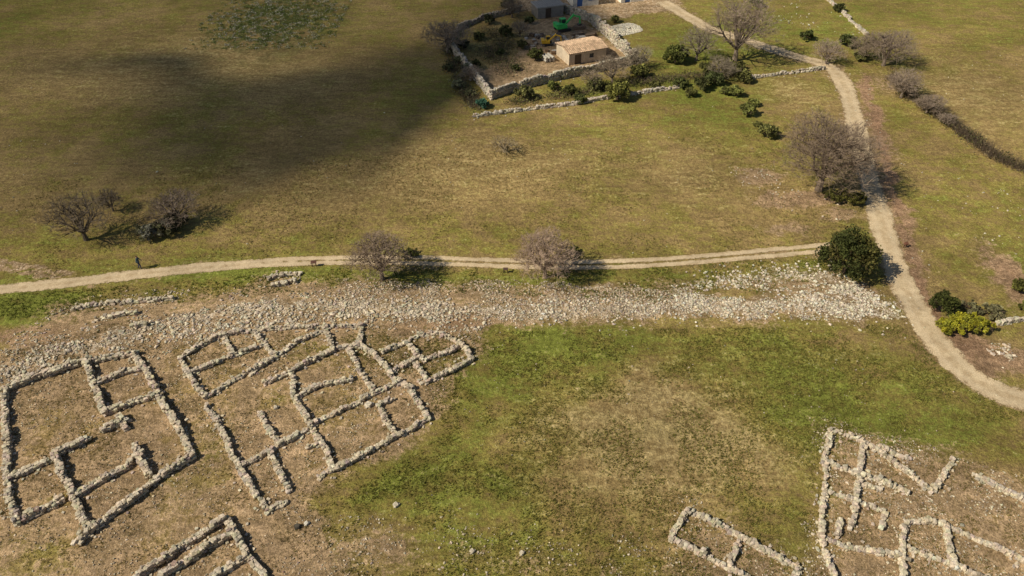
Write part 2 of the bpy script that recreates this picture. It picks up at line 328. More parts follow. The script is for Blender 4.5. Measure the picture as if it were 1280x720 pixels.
RC=[[(283,650),(300,678),(330,722),(350,755)],[(283,650),(235,680),(182,716),(150,745)],[(292,668),(250,692),(205,722)],[(310,697),(278,717),(250,735)]]
RD=[[(860,638),(848,655),(838,674)],[(838,674),(875,692),(905,708),(940,726)],[(860,638),(895,655),(940,680),(998,710)],[(925,676),(918,692),(912,706)],[(998,710),(990,728)]]
RE=[[(1038,538),(1060,546),(1080,553)],[(1080,553),(1120,582),(1166,616)],[(1166,616),(1180,595),(1192,574)],[(1038,538),(1034,560),(1030,578)],[(1030,578),(1065,590),(1095,600),(1135,618)],[(1080,553),(1074,585),(1070,620),(1064,660)],[(1034,578),(1028,625),(1026,675),(1042,725)],[(1036,615),(1070,628),(1105,640)],[(1105,640),(1102,662)],[(1026,672),(1060,685),(1130,698)],[(1132,655),(1158,652),(1182,657)],[(1182,657),(1230,680),(1285,706),(1320,722)],[(1132,655),(1128,690),(1126,730)],[(1182,657),(1186,690),(1194,712)],[(1130,685),(1186,706),(1240,728)],[(1215,594),(1250,612),(1290,632)],[(1050,650),(1048,672)],[(1096,560),(1135,574)],[(1072,604),(1100,612)]]
ruin("ruined_house_foundations",RA,h=.62,t=.50,size=.3); ruin("ruined_house_foundations",RBL,h=.46,t=.43,size=.27); ruin("ruined_house_foundations",RC,h=.6,t=.46,size=.3)
ruin("ruined_house_foundations",RD,h=.36,t=.40,size=.26); ruin("ruined_house_foundations",RE,h=.34,t=.37,size=.25,gap=.25,base=(.55,.475,.36))
# ------------------------------------------------------------------ rubble & scattered stones
def hole_ok(x,y):
    k=np.ones(len(x),bool)
    for a in HOLES: k&=blob(*a,x=x,y=y)<rng.uniform(.25,.7,len(x))
    return k
def emit(acc,q_,smin,smax,p,base,var=.22):
    n=len(q_); s=smin+(smax-smin)*rng.random(n)**p
    pos=np.stack([q_[:,0],q_[:,1],H(q_[:,0],q_[:,1])+s*.1+.02],1)
    acc.batch(*ICO,pos,Rz(rng.random(n)*6.3),np.stack([s*rng.uniform(.9,1.6,n),s,s*rng.uniform(.4,.8,n)],1),stone_col(n,base,var),.09)
def scatter_line(pts,w,dens,smin,smax,acc,base=(.51,.445,.34),p=2.8,th=.44):
    L=smooth_line(W(pts),.25)
    n=int(len(L)*.25*dens); i=rng.integers(0,len(L),n); q_=L[i]+rng.normal(0,w,(n,2))+rng.uniform(-.2,.2,(n,2))
    k=(.5*fbm(q_[:,0]/1.3,q_[:,1]/1.3)+.5*fbm(q_[:,0]/4,q_[:,1]/4+9)+rng.normal(0,.05,n)>th)&hole_ok(q_[:,0],q_[:,1]); emit(acc,q_[k],smin,smax,p,base)
def scatter_poly(poly,n,smin,smax,acc,base=(.50,.42,.315),th=.45,p=2.5,nsc=3):
    w=np.array(W(poly)); q_=rng.uniform(w.min(0),w.max(0),(n,2)); jx=q_[:,0]+3*(fbm(q_[:,0]/2.5,q_[:,1]/2.5+5)-.5); jy=q_[:,1]+3*(fbm(q_[:,0]/2.5+8,q_[:,1]/2.5)-.5); k=inside(jx,jy,[tuple(a) for a in w])&(fbm(q_[:,0]/nsc,q_[:,1]/nsc)+rng.normal(0,.08,n)>th); q_=q_[k]; q_=q_[hole_ok(q_[:,0],q_[:,1])]
    emit(acc,q_,smin,smax,p,base,.24)
ac=Acc()
scatter_line(BANK_PX[:8],.8,75,.05,.33,ac); scatter_line(BANK_PX[7:],1.0,75,.05,.29,ac,(.58,.515,.405))
scatter_line([(0,478),(80,447),(180,425),(300,403),(420,395),(540,395),(600,405)],.5,30,.08,.38,ac,p=2.2)
scatter_line([(60,422),(200,400),(300,378),(420,370)],.6,22,.05,.32,ac)
scatter_line(UP_PX,1.2,64,.05,.32,ac,(.58,.515,.405),2.4); scatter_line([(980,372),(1110,384)],1.3,56,.05,.3,ac,(.58,.515,.405),2.4)
scatter_poly([(430,348),(700,352),(870,364),(850,392),(600,400),(430,390)],19000,.04,.22,ac,(.45,.375,.275),.51,3,2)
scatter_poly([(840,372),(960,350),(1070,355),(1118,385),(1100,400),(1000,397),(850,397)],12000,.05,.26,ac,(.54,.475,.365),.5,2.6,1.6)
scatter_poly([(60,385),(160,362),(330,345),(430,345),(430,395),(0,450),(0,420)],10000,.04,.24,ac,(.43,.36,.27),.53,3,2)
scatter_poly([(-60,440),(60,425),(420,385),(620,390),(610,425),(400,405),(60,465),(-60,490)],11000,.04,.26,ac,(.48,.41,.31),.49,3,1.5)
ac.make("rubble_bank",[M_stone])
ac=Acc()
for l in [[(90,388),(130,380),(175,378),(215,374)],[(120,400),(170,392)],[(335,350),(350,345),(375,343)],[(340,358),(370,352)],[(190,405),(168,408)]]:
    w=W(l)
    for a,b_ in zip(w[:-1],w[1:]): wall_seg(ac,a,b_,.5,.4,gap=.4)
ac.make("ruined_wall_remnant",[M_stone])
ac=Acc()
scatter_poly([(-60,460),(160,400),(600,410),(590,480),(480,580),(400,640),(500,740),(-100,760)],24000,.03,.15,ac,(.46,.385,.28),.49,3.2,1.6)
scatter_poly([(1020,520),(1300,600),(1350,760),(990,760)],16000,.03,.16,ac,(.50,.43,.32),.49,3.2,1.6)
scatter_poly([(850,620),(1020,700),(1030,750),(820,740)],2500,.03,.15,ac,(.48,.41,.30),.48,3.2,2)
scatter_poly([(380,640),(700,670),(850,670),(850,745),(400,745)],3500,.03,.18,ac,(.48,.41,.30),.53,4)
ac.make("loose_stones",[M_stone])
ac=Acc()
scatter_poly([(-100,60),(600,150),(1050,120),(1080,330),(-100,340)],2200,.04,.2,ac,(.46,.41,.30),.5,4,8)
scatter_poly([(1100,120),(1300,200),(1320,330),(1160,340)],420,.06,.26,ac,(.54,.48,.38),.52,3,8)
scatter_poly([(1140,60),(1300,60),(1300,180),(1200,150)],140,.08,.24,ac,(.52,.47,.37),.52,3,8)
scatter_poly([(420,420),(1100,410),(1280,520),(1020,700),(420,700)],2200,.03,.16,ac,(.44,.38,.28),.5,4,6)
scatter_poly([(1235,425),(1270,430),(1275,452),(1240,448)],240,.06,.36,ac,(.50,.43,.33),.42,2.5,1.5)
scatter_poly([(900,205),(980,215),(1075,255),(1060,275),(960,262)],1100,.04,.26,ac,(.54,.46,.35),.49,3,2)
scatter_poly([(1000,0),(1080,35),(1070,50),(940,20)],500,.08,.34,ac,(.58,.52,.42),.48,2.5,3)
scatter_line(ROAD[7:],2.2,4,.04,.2,ac)
ac.make("field_stones",[M_stone])
for (u,v,s,cc) in [(372,659,.34,(.08,.07,.055)),(383,655,.26,(.58,.54,.46)),(461,507,.5,(.6,.53,.42)),(495,632,.32,(.55,.49,.38)),(590,690,.28,(.5,.44,.34)),(652,692,.28,(.5,.44,.34)),(345,510,.3,(.5,.44,.34))]:
    ac=Acc(); c=G3(u,v); n=3; ac.batch(*RB,c+np.array([[0,0,s*.3],[s*.6,.1,s*.15],[-s*.3,-s*.5,s*.1]]),Rz(rng.random(n)*6),np.array([[s*1.2,s,s*.8],[s*.6,s*.5,s*.45],[s*.4,s*.4,s*.3]]),np.tile(cc,(n,1)),.06); ac.make("limestone_block",[M_stone])
# ------------------------------------------------------------------ vegetation
def prisms(acc,p0,p1,r0,r1,col,k=3):
    n=len(p0); d=p1-p0; d=d/(np.linalg.norm(d,axis=1)[:,None]+1e-9); up=np.where(np.abs(d[:,2:3])<.9,[[0,0,1.]],[[1.,0,0]])
    u=np.cross(d,up); u/=np.linalg.norm(u,axis=1)[:,None]; w=np.cross(d,u); V=np.zeros((n,2*k,3))
    for j in range(k):
        a=2*math.pi*j/k; o_=u*math.cos(a)+w*math.sin(a); V[:,j]=p0+o_*r0[:,None]; V[:,k+j]=p1+o_*r1[:,None]
    f=np.array([[j,(j+1)%k,k+(j+1)%k,k+j] for j in range(k)])
    F_=(f[None]+(np.arange(n)*2*k)[:,None,None]).reshape(-1,4); acc.add(V.reshape(-1,3),F_,np.repeat(col,2*k,axis=0))
def skeleton(acc,base,cr,ch,z0,levels,col,rt,lean=(0,0)):
    """trunk splitting into limbs, limbs into branches, branches into twigs; crown ellipsoid radius cr, from z0 to ch"""
    base=np.array(base,float); cz=(z0+ch)/2; rz=(ch-z0)/2
    nodes=[base+np.array([lean[0]*t,lean[1]*t,t*(z0+.25*rz)]) for t in np.linspace(0,1,4)]
    prisms(acc,np.array([base-[0,0,.3]]+nodes[1:-1]),np.array(nodes[1:]),np.array([rt*1.3,rt,rt*.85]),np.array([rt,rt*.85,rt*.7]),np.tile(col,(3,1)),7)
    nd=np.array(nodes[1:]); c=base+[lean[0],lean[1],cz]; sd_=rng.random()*40
    for li,(n,fr,r) in enumerate(levels):
        u=rng.normal(size=(n,3)); u/=np.linalg.norm(u,axis=1)[:,None]; u[:,2]=np.where(u[:,2]<-.4,-u[:,2],u[:,2])
        rad=(rng.random(n)**(1/2.6))*(1-fr)+fr; rad*=rng.uniform(.82,1.1,n)*(1+.42*(fbm(u[:,0]*2+sd_+9,u[:,1]*2+u[:,2]*2+sd_)-.5)*2)
        t=c+u*rad[:,None]*[cr,cr,rz]*min(1,.66+.14*li)
        own=[]
        for s in range(0,n,400):
            D=np.linalg.norm(t[s:s+400,None]-nd[None],axis=2); at=np.linalg.norm((t[s:s+400]-c)/[cr,cr,rz],axis=1); ax=np.linalg.norm((nd-c)/[cr,cr,rz],axis=1)
            D=D+np.where(ax[None]>at[:,None],1.2*cr,0)+np.where(nd[None,:,2]>t[s:s+400,None,2],.25*cr,0); own.append(D.argmin(1))
        own=np.concatenate(own); a=nd[own]; mids=(a+t)/2+rng.normal(0,.09,(n,3))*np.linalg.norm(t-a,axis=1)[:,None]; mids[:,2]+=.05*np.linalg.norm(t-a,axis=1)
        cc=np.clip(np.array(col)[None]*rng.normal(.75+.2*li,.2,(n,1)),.02,.6)
        kk=5 if li==0 else 3
        prisms(acc,a,mids,np.full(n,r),np.full(n,r*.75),cc,kk); prisms(acc,mids,t,np.full(n,r*.75),np.full(n,max(r*.4,.006)),cc,kk)
        nd=np.concatenate([nd,mids,t,(mids+t)/2]) if li<2 else np.concatenate([nd,mids,t])
    return nd
def bare_tree(u,v,rpx,col=(.17,.12,.095),hk=1.6,dens=1,name="leafless_tree",z0f=.06):
    s=px(v); cr=rpx/s*1.1; ch=cr*hk; acc=Acc(); b0=G3(u,v); col=tuple(np.array(col)*[1.0,1.0,.98]*1.05)
    skeleton(acc,b0,cr,ch,ch*z0f,[(11,.3,cr*.032),(80,.25,cr*.014),(int(550*dens),.1,.024),(int(5200*dens),.0,.0135)],col,cr*.07)
    return acc.make(name,[M_bark])
QUAD=(np.array([[-.5,-.35,0],[.5,-.35,.08],[.55,.35,0],[-.45,.35,.1]]),np.array([[0,1,2,3]]))
def leaves(acc,c,cr,rz,n,col,size=.16,clumps=40,var=.25,col2=None):
    u=rng.normal(size=(clumps,3)); u/=np.linalg.norm(u,axis=1)[:,None]; u[:,2]=np.where(u[:,2]<-.5,-u[:,2],u[:,2])
    cc=np.array(c)+u*(rng.uniform(.45,.95,clumps)[:,None])*[cr,cr,rz]; cs=rng.uniform(.16,.34,clumps)*min(cr,rz*1.3)
    cb=rng.normal(1,var,clumps).clip(.45,1.7); i=rng.integers(0,clumps,n); g=rng.normal(size=(n,3)); g/=np.linalg.norm(g,axis=1)[:,None]
    pos=cc[i]+g*(cs[i]*rng.random(n)**.4)[:,None]; pos[:,2]=np.maximum(pos[:,2],c[2]-rz*.95)
    s=size*rng.uniform(.6,1.4,n); base=np.array(col)[None]
    if col2 is not None: base=np.where((rng.random(clumps)<.4)[i][:,None],np.array(col2)[None],base)
    k=base*cb[i][:,None]*rng.normal(1,.18,(n,1)); acc.batch(*QUAD,pos,Rrand(n),np.stack([s,s,s],1),np.clip(k,.008,.5))
def shrub(u,v,rpx,hpx=None,col=(.055,.065,.018),name="evergreen_shrub",col2=None,size=.17,dens=1,twigs=True,hk=1.0):
    s=px(v); cr=rpx/s; ch=cr*1.35*hk; b0=G3(u,v); acc=Acc()
    if twigs: skeleton(acc,b0,cr*.85,ch*.9,ch*.1,[(8,.3,.04),(50,.2,.018),(260,.1,.01)],(.14,.10,.07),cr*.06)
    n=int(min(9000,(cr*cr)*1100*dens)+300); leaves(acc,b0+[0,0,ch*.5],cr*.85,ch*.48,n,col,size,int(18+cr*14),.28,col2)
    return acc.make(name,[M_leaf])
bare_tree(478,349,39,(.21,.16,.12)); bare_tree(681,347,37,(.29,.215,.165)); bare_tree(1023,238,58,(.185,.14,.105),1.55,2.4)
bare_tree(630,190,20,(.25,.2,.13),.9,.13); bare_tree(108,300,38,(.15,.12,.09),1.5,.5); bare_tree(142,264,17,(.15,.12,.09),1.6,.3); bare_tree(222,280,32,(.19,.15,.12),1.3,.6)
bare_tree(918,76,42,(.23,.18,.14),1.8,1.1); bare_tree(560,66,29,(.22,.18,.145),1.3,.8); bare_tree(1104,82,32,(.21,.165,.13),1.3,1.0); bare_tree(1032,80,20,(.25,.20,.16),1.4,.4); bare_tree(1078,74,20,(.2,.16,.12),1.4,.5)
bare_tree(1126,122,23,(.24,.19,.15),1.4,.6); bare_tree(1158,141,19,(.21,.165,.13),1.1,.5); bare_tree(765,104,22,(.22,.175,.13),1.5,.4); bare_tree(870,76,25,(.2,.165,.13),1.6,.35)
bare_tree(640,22,16,(.18,.145,.11),1.5,.4); bare_tree(795,86,18,(.22,.185,.14),1.5,.35); bare_tree(1182,156,12,(.22,.175,.14),1.1,.3); bare_tree(900,100,20,(.21,.175,.13),1.4,.35); bare_tree(650,46,12,(.2,.165,.13),1.5,.3); bare_tree(740,108,14,(.22,.175,.13),1.3,.3); bare_tree(590,100,14,(.25,.2,.155),1.2,.3)
GR=(.085,.095,.025)
shrub(1054,341,41,col=(.075,.088,.024),col2=(.115,.105,.03)); shrub(1177,389,20,col=(.065,.075,.018)); shrub(1064,252,20,col=(.17,.16,.04),hk=.5,size=.13); shrub(1040,250,18,col=(.16,.155,.04),hk=.4,size=.13)
shrub(512,320,16,col=(.16,.165,.045),hk=.35,size=.12); shrub(715,318,16,col=(.16,.165,.045),hk=.35,size=.12)
for u,r in [(1180,17),(1196,20),(1213,20),(1228,15)]: shrub(u,412,r,col=(.40,.37,.035),col2=(.28,.28,.035),name="yellow_green_bush",hk=.75,size=.15)
shrub(1212,388,18,col=(.22,.21,.11),name="grey_bush",hk=.4,size=.12); shrub(1240,394,20,col=(.25,.23,.12),name="grey_bush",hk=.5,size=.12)
shrub(1275,365,14,col=(.12,.12,.03)); shrub(1285,390,16,col=(.2,.2,.045),hk=.6)
shrub(185,298,18,col=(.16,.16,.09),col2=(.34,.33,.26),hk=.8,size=.14); shrub(210,292,20,col=(.12,.12,.06),col2=(.30,.29,.23),hk=.8,size=.14); shrub(225,282,16,col=(.12,.11,.06),hk=.8)
for a in [(843,78,20,GR),(700,98,10,(.06,.07,.025)),(690,112,12,GR),(712,118,14,(.08,.085,.025)),(655,124,16,(.11,.11,.04)),(630,115,9,(.06,.07,.025)),(605,134,10,(.05,.12,.08)),(585,92,12,(.14,.14,.08)),(572,112,11,(.16,.16,.09)),(590,120,9,(.14,.14,.07)),(560,90,9,(.09,.09,.04)),(770,124,20,(.13,.13,.035)),(745,112,12,(.09,.09,.035)),(800,96,14,(.12,.12,.035)),(725,128,10,(.08,.09,.03)),(875,112,14,(.07,.075,.025)),(890,106,14,(.06,.07,.025)),(905,118,10,(.11,.12,.035)),(850,108,12,(.07,.08,.025)),(920,120,10,(.13,.14,.04)),(820,110,8,(.11,.11,.035)),
 (600,50,10,(.07,.075,.025)),(632,46,10,(.08,.085,.03)),(625,68,8,(.07,.08,.03)),(650,60,9,(.08,.08,.03)),(668,74,13,(.075,.08,.025)),(596,86,11,(.05,.055,.02)),(660,30,9,(.08,.09,.035)),(610,30,9,(.07,.07,.03)),(646,88,6,(.08,.09,.03)),
 (935,144,14,(.13,.14,.04)),(958,172,15,(.12,.12,.04)),(945,8,9,(.06,.07,.025)),(1009,50,12,(.055,.065,.02)),(1058,58,14,(.055,.065,.02)),(1048,14,10,(.07,.075,.025)),(635,10,9,(.08,.08,.03)),(770,28,8,(.12,.12,.04)),(1075,75,14,(.1,.1,.035)),(905,87,14,(.1,.1,.03)),(930,102,14,(.11,.11,.035)),(580,60,12,(.09,.09,.045)),(948,158,8,(.13,.13,.04)),(882,90,16,(.10,.10,.035)),(925,88,12,(.12,.12,.04)),(575,78,10,(.12,.12,.06)),(862,120,9,(.13,.13,.04)),(940,132,9,(.14,.15,.04))]:
    shrub(a[0]+rng.uniform(-2,2),a[1],a[2]*rng.uniform(.85,1.1),col=tuple(np.array(a[3])*1.35),size=.2,dens=.7,twigs=True,col2=tuple(np.array(a[3])*2.2),hk=rng.uniform(.6,.9))
def hedge(name,pts,w,h,col,dens=60,size=.22,col2=None,tw=(.21,.16,.12),gp=.38):
    L=smooth_line(W(pts),.3); acc=Acc(); n=int(len(L)*.3*dens); i=rng.integers(0,len(L),n); p=L[i]
    gapm=fbm(p[:,0]/2.3+4,p[:,1]/2.3+4)>gp; p=p[gapm]; n=len(p)
    wl=(.5+fbm(p[:,0]/1.7+20,p[:,1]/1.7,2))[:,None]
    hh=h*(.3+1.4*fbm(p[:,0]/1.6,p[:,1]/1.6,3)); o=rng.normal(0,w/2.2,(n,2))*wl; z=rng.random(n)*hh*np.exp(-(np.hypot(*o.T)/w)**2)
    pos=np.stack([p[:,0]+o[:,0],p[:,1]+o[:,1],H(p[:,0],p[:,1])+z+.05],1); s=size*rng.uniform(.5,1.3,n); cb=(.4+1.2*fbm(p[:,0]*1.2,p[:,1]*1.2,3))[:,None]
    base=np.array(col)[None]*cb
    if col2 is not None: base=np.where((fbm(p[:,0]/1.5+7,p[:,1]/1.5)>.52)[:,None],np.array(col2)[None]*cb,base)
    acc.batch(*QUAD,pos,Rrand(n),np.stack([s,s,s],1),base*rng.normal(1,.2,(n,1)).clip(.4,1.6))
    m_=n//2; j=rng.integers(0,n,m_); a=np.stack([p[j,0]+rng.normal(0,w/3,m_),p[j,1]+rng.normal(0,w/3,m_),H(p[j,0],p[j,1])],1); e=a+np.stack([rng.normal(0,.5,m_),rng.normal(0,.5,m_),h*rng.uniform(.4,1.2,m_)],1)
    prisms(acc,a,e,np.full(m_,.022),np.full(m_,.008),np.tile(tw,(m_,1))*rng.normal(1,.15,(m_,1)))
    return acc.make(name,[M_leaf])
hedge("hedge",[(1112,98),(1135,122),(1160,138),(1185,155),(1215,178),(1245,200),(1300,222)],1.2,1.5,(.19,.15,.085),110,.16,(.12,.12,.05),gp=.36)
hedge("undergrowth",[(562,60),(570,95),(590,130),(605,140)],1.8,.8,(.2,.2,.11),110,.17,(.11,.12,.05))
hedge("undergrowth",[(640,128),(720,118),(790,104),(860,96),(930,92)],1.8,.6,(.18,.18,.055),100,.18,(.13,.13,.04))
hedge("undergrowth",[(610,40),(640,60),(600,66),(650,84),(620,95)],3.,.5,(.14,.14,.055),90,.18,(.22,.2,.10))
# low bramble thicket hugging the ground
ac=Acc(); w=np.array(W([(265,50),(275,0),(330,-25),(380,-20),(425,5),(420,45),(380,62),(325,60)])); n=90000; q_=rng.uniform(w.min(0),w.max(0),(n,2)); c0=np.array(G(345,25)); r0=np.hypot((q_[:,0]-c0[0])/9.5,(q_[:,1]-c0[1])/11)
k=(fbm(q_[:,0]/.8,q_[:,1]/.8)-.13*r0**2+rng.normal(0,.10,n)>.44); q_=q_[k]; n=len(q_)
hgt=.7*np.clip(fbm(q_[:,0]/.8+5,q_[:,1]/.8,3)-.3,0,1); cl=np.where((fbm(q_[:,0]/.6+3,q_[:,1]/.6)+rng.normal(0,.08,n)>.58)[:,None],[[.55,.52,.40]],[[.20,.24,.07]]); s=rng.uniform(.07,.18,n)
ac.batch(*QUAD,np.stack([q_[:,0],q_[:,1],H(q_[:,0],q_[:,1])+.03+hgt*rng.random(n)],1),Rrand(n),np.stack([s,s,s],1),cl*rng.normal(1,.3,(n,1)).clip(.5,1.7)); ac.make("bramble_thicket",[M_leaf])
BL=np.array([[-.5,0,0],[.5,0,0],[.1,.25,1.]]); BLF=np.array([[0,1,2]])
def tufts(name,poly,n,h,col,th=.45,nsc=3,wd=.5):
    w=np.array(W(poly)); q_=rng.uniform(w.min(0),w.max(0),(n,2)); k=inside(q_[:,0],q_[:,1],[tuple(a) for a in w])&(fbm(q_[:,0]/nsc+31,q_[:,1]/nsc)+rng.normal(0,.06,n)>th); q_=q_[k]
    k=(line_d(q_[:,0],q_[:,1],W(TRACK))>.9)&(line_d(q_[:,0],q_[:,1],W(ROAD))>1.5); q_=q_[k]
    q_=np.repeat(q_,4,0)+rng.normal(0,.06,(len(q_)*4,2)); n=len(q_); s=h*rng.uniform(.5,1.4,n)
    ac=Acc(); ac.batch(BL,BLF,np.stack([q_[:,0],q_[:,1],H(q_[:,0],q_[:,1])-.02],1),Rz(rng.random(n)*6.3),np.stack([s*wd,s,s],1),np.array(col)[None]*rng.normal(1,.25,(n,1)).clip(.4,1.8)); return ac.make(name,[M_grass])
tufts("grass",[(420,420),(620,415),(1120,405),(1290,520),(1030,560),(1000,745),(420,745),(400,640),(560,540)],56000,.14,(.22,.215,.055),.46)
tufts("grass",[(-120,240),(1060,150),(1090,345),(-120,350)],30000,.14,(.22,.20,.065),.49,5)
tufts("grass",[(-60,460),(160,400),(600,410),(480,580),(400,640),(420,745),(-100,745)],26000,.12,(.22,.19,.06),.5,2)
tufts("grass",[(1020,520),(1300,600),(1350,760),(990,760)],9000,.12,(.22,.19,.06),.5,2)
tufts("grass",[(0,370),(430,335),(1040,325),(1100,345),(860,380),(430,360),(0,400)],17000,.16,(.19,.21,.045),.5,2)
# ------------------------------------------------------------------ compound walls
def boundary(name,pts,h,t,col,size=.4):
    ac=Acc(); w=W(pts)
    for a,b_ in zip(w[:-1],w[1:]): wall_seg(ac,a,b_,t,h,base=col,size=size,gap=.04,hc=.25,tum=1)
    return ac.make(name,[M_stone])
GW=(.47,.42,.33)
boundary("stone_boundary_wall",[(563,60),(585,88),(613,124)],1.5,.5,(.52,.46,.37)); boundary("stone_boundary_wall",[(613,124),(650,112),(692,101)],1.5,.42,GW)
boundary("stone_boundary_wall",[(692,101),(740,91),(794,79)],1.5,.42,GW); boundary("stone_boundary_wall",[(794,79),(765,52),(738,27)],1.9,.6,GW); boundary("stone_boundary_wall",[(738,27),(715,19),(700,12)],1.6,.5,GW)
boundary("stone_boundary_wall",[(563,60),(572,38),(600,26),(650,14)],1.1,.4,(.36,.31,.24))
boundary("dry_stone_wall",[(590,146),(650,139),(716,131),(790,118),(850,110)],.6,.45,(.52,.46,.37)); boundary("dry_stone_wall",[(935,99),(980,93),(1028,87)],.6,.45,(.52,.46,.37)); boundary("dry_stone_wall",[(1025,-8),(1055,18),(1082,44)],.5,.45,(.52,.46,.37))
boundary("dry_stone_wall",[(1245,405),(1290,398)],.4,.4,(.5,.45,.35))
# ------------------------------------------------------------------ buildings
def empty(name): 
    e=bpy.data.objects.new(name,None); sc.collection.objects.link(e); return e
def building(name,pa,pb,depth,h,wallc,roofc,rise,openings,over=.25,tile=True):
    """pa,pb: front base corners"""
    e=empty(name); a=np.array(G(*pa)); b_=np.array(G(*pb)); L=np.linalg.norm(b_-a); d=(b_-a)/L; ang=math.atan2(d[1],d[0]); nn=np.array([-d[1],d[0]]); z=float(H(*((a+b_)/2)))-.1
    T=lambda x,y: a+d*x+nn*y
    ac=Acc(); t=.3
    ops=sorted(openings); x=0
    for (x0,x1,z0,z1,kind) in ops:
        cc=T((x+x0)/2,t/2); ac.box((*cc,z+h/2),(x0-x,t,h),ang,wallc)
        cc=T((x0+x1)/2,t/2)
        if z0>0: ac.box((*cc,z+z0/2),(x1-x0,t-.004,z0),ang,wallc)
        ac.box((*cc,z+(z1+h)/2),(x1-x0,t-.004,h-z1),ang,wallc); x=x1
    cc=T((x+L)/2,t/2); ac.box((*cc,z+h/2),(L-x,t,h),ang,wallc)
    cc=T(L/2,depth-t/2); ac.box((*cc,z+h/2),(L,t,h),ang,wallc)
    for xx in(t/2,L-t/2): cc=T(xx,depth/2); ac.box((*cc,z+h/2),(t-.002,depth-2*t,h),ang,wallc)
    ac.make("walls",[M_plaster],parent=e)
    ac=Acc()
    for (x0,x1,z0,z1,kind) in ops:
        cc=T((x0+x1)/2,t*.6); colr={'d':(.10,.07,.05),'b':(.06,.16,.42),'w':(.05,.06,.07)}[kind]; ac.box((*cc,z+(z0+z1)/2),(x1-x0-.004,.06,z1-z0-.004),ang,colr)
    if ops: ac.make("doors_and_windows",[M_metal],parent=e)
    ac=Acc(); rows=int((depth+2*over)/.32) if tile else 1
    if rise>0:
        for sgn in(0,1):
            y0=-over if sgn==0 else depth+over; y1=depth/2
            for r in range(rows//2):
                f0=r/(rows//2); f1=(r+1)/(rows//2)+.04; yy0=y0+(y1-y0)*f0; yy1=y0+(y1-y0)*min(f1,1)
                z0_=z+h+rise*f0+.05; z1_=z+h+rise*min(f1,1)
                m_=int(L/.3)+2; xs_=np.linspace(-over,L+over,m_); cm=rng.normal(1,.12,m_)
                for i in range(m_-1):
                    q4=np.array([[*T(xs_[i],yy0),z0_+.03],[*T(xs_[i+1]-.02,yy0),z0_+.03],[*T(xs_[i+1]-.02,yy1),z1_+.03],[*T(xs_[i],yy1),z1_+.03],[*T((xs_[i]+xs_[i+1])/2,yy0),z0_+.09],[*T((xs_[i]+xs_[i+1])/2,yy1),z1_+.09]])
                    ac.add(q4,[[0,4,5,3],[4,1,2,5]],np.array(roofc)*cm[i]*rng.uniform(.85,1.12))
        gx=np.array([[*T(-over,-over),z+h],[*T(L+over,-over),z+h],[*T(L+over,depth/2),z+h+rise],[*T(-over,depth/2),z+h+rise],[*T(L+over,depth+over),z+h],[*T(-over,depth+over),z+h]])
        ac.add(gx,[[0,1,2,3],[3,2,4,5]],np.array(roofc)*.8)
        for xx in(.02,L-.02): ac.add([[*T(xx,0),z+h-.05],[*T(xx,depth),z+h-.05],[*T(xx,depth/2),z+h+rise-.03]],[[0,1,2]],wallc)
    else:
        cc=T(L/2,depth/2); ac.box((*cc,z+h+.08),(L+2*over,depth+2*over,.16),ang,roofc)
        for i in range(int(L/.4)): cc=T(.2+i*.4,depth/2); ac.box((*cc,z+h+.18),(.1,depth+2*over-.1,.05),ang,np.array(roofc)*.85)
    ac.make("roof",[M_plaster],parent=e); return e
building("farm_outbuilding",(711,82),(757,74),4.6,2.0,(.60,.50,.37),(.58,.41,.27),.5,[(1.0,2.2,0,1.7,'d'),(3.6,4.4,.8,1.5,'w')])
building("white_farmhouse",(716,9),(748,6),6,3.0,(.78,.74,.64),(.45,.32,.22),.9,[(.8,1.9,0,2.2,'b'),(3.0,3.8,1,2,'b')])
building("white_farmhouse",(776,4),(812,0),6,3.0,(.78,.74,.64),(.45,.32,.22),.9,[(.8,1.9,0,2.2,'b'),(3.4,4.2,1,2,'b')])
building("storage_shed",(672,24),(704,20),3.2,2.0,(.30,.27,.23),(.40,.38,.34),0,[(1.5,2.6,0,1.8,'d')],.15)
ac=Acc(); c=G3(780,37); n=2200; r=rng.random(n)**.5*2.9; a=rng.random(n)*6.3; s=rng.uniform(.1,.26,n); p=np.stack([c[0]+r*np.cos(a)*1.1,c[1]+r*.9*np.sin(a)*(1+.3*np.sin(a*2)),c[2]+.45*(1-(r/2.9)**2)*(.7+.3*np.cos(a*3))+.02],1)
ac.batch(*ICO,p,Rz(a),np.stack([s,s,s*.7],1),stone_col(n,(.62,.57,.46),.15),.06); ac.make("gravel_heap",[M_stone])
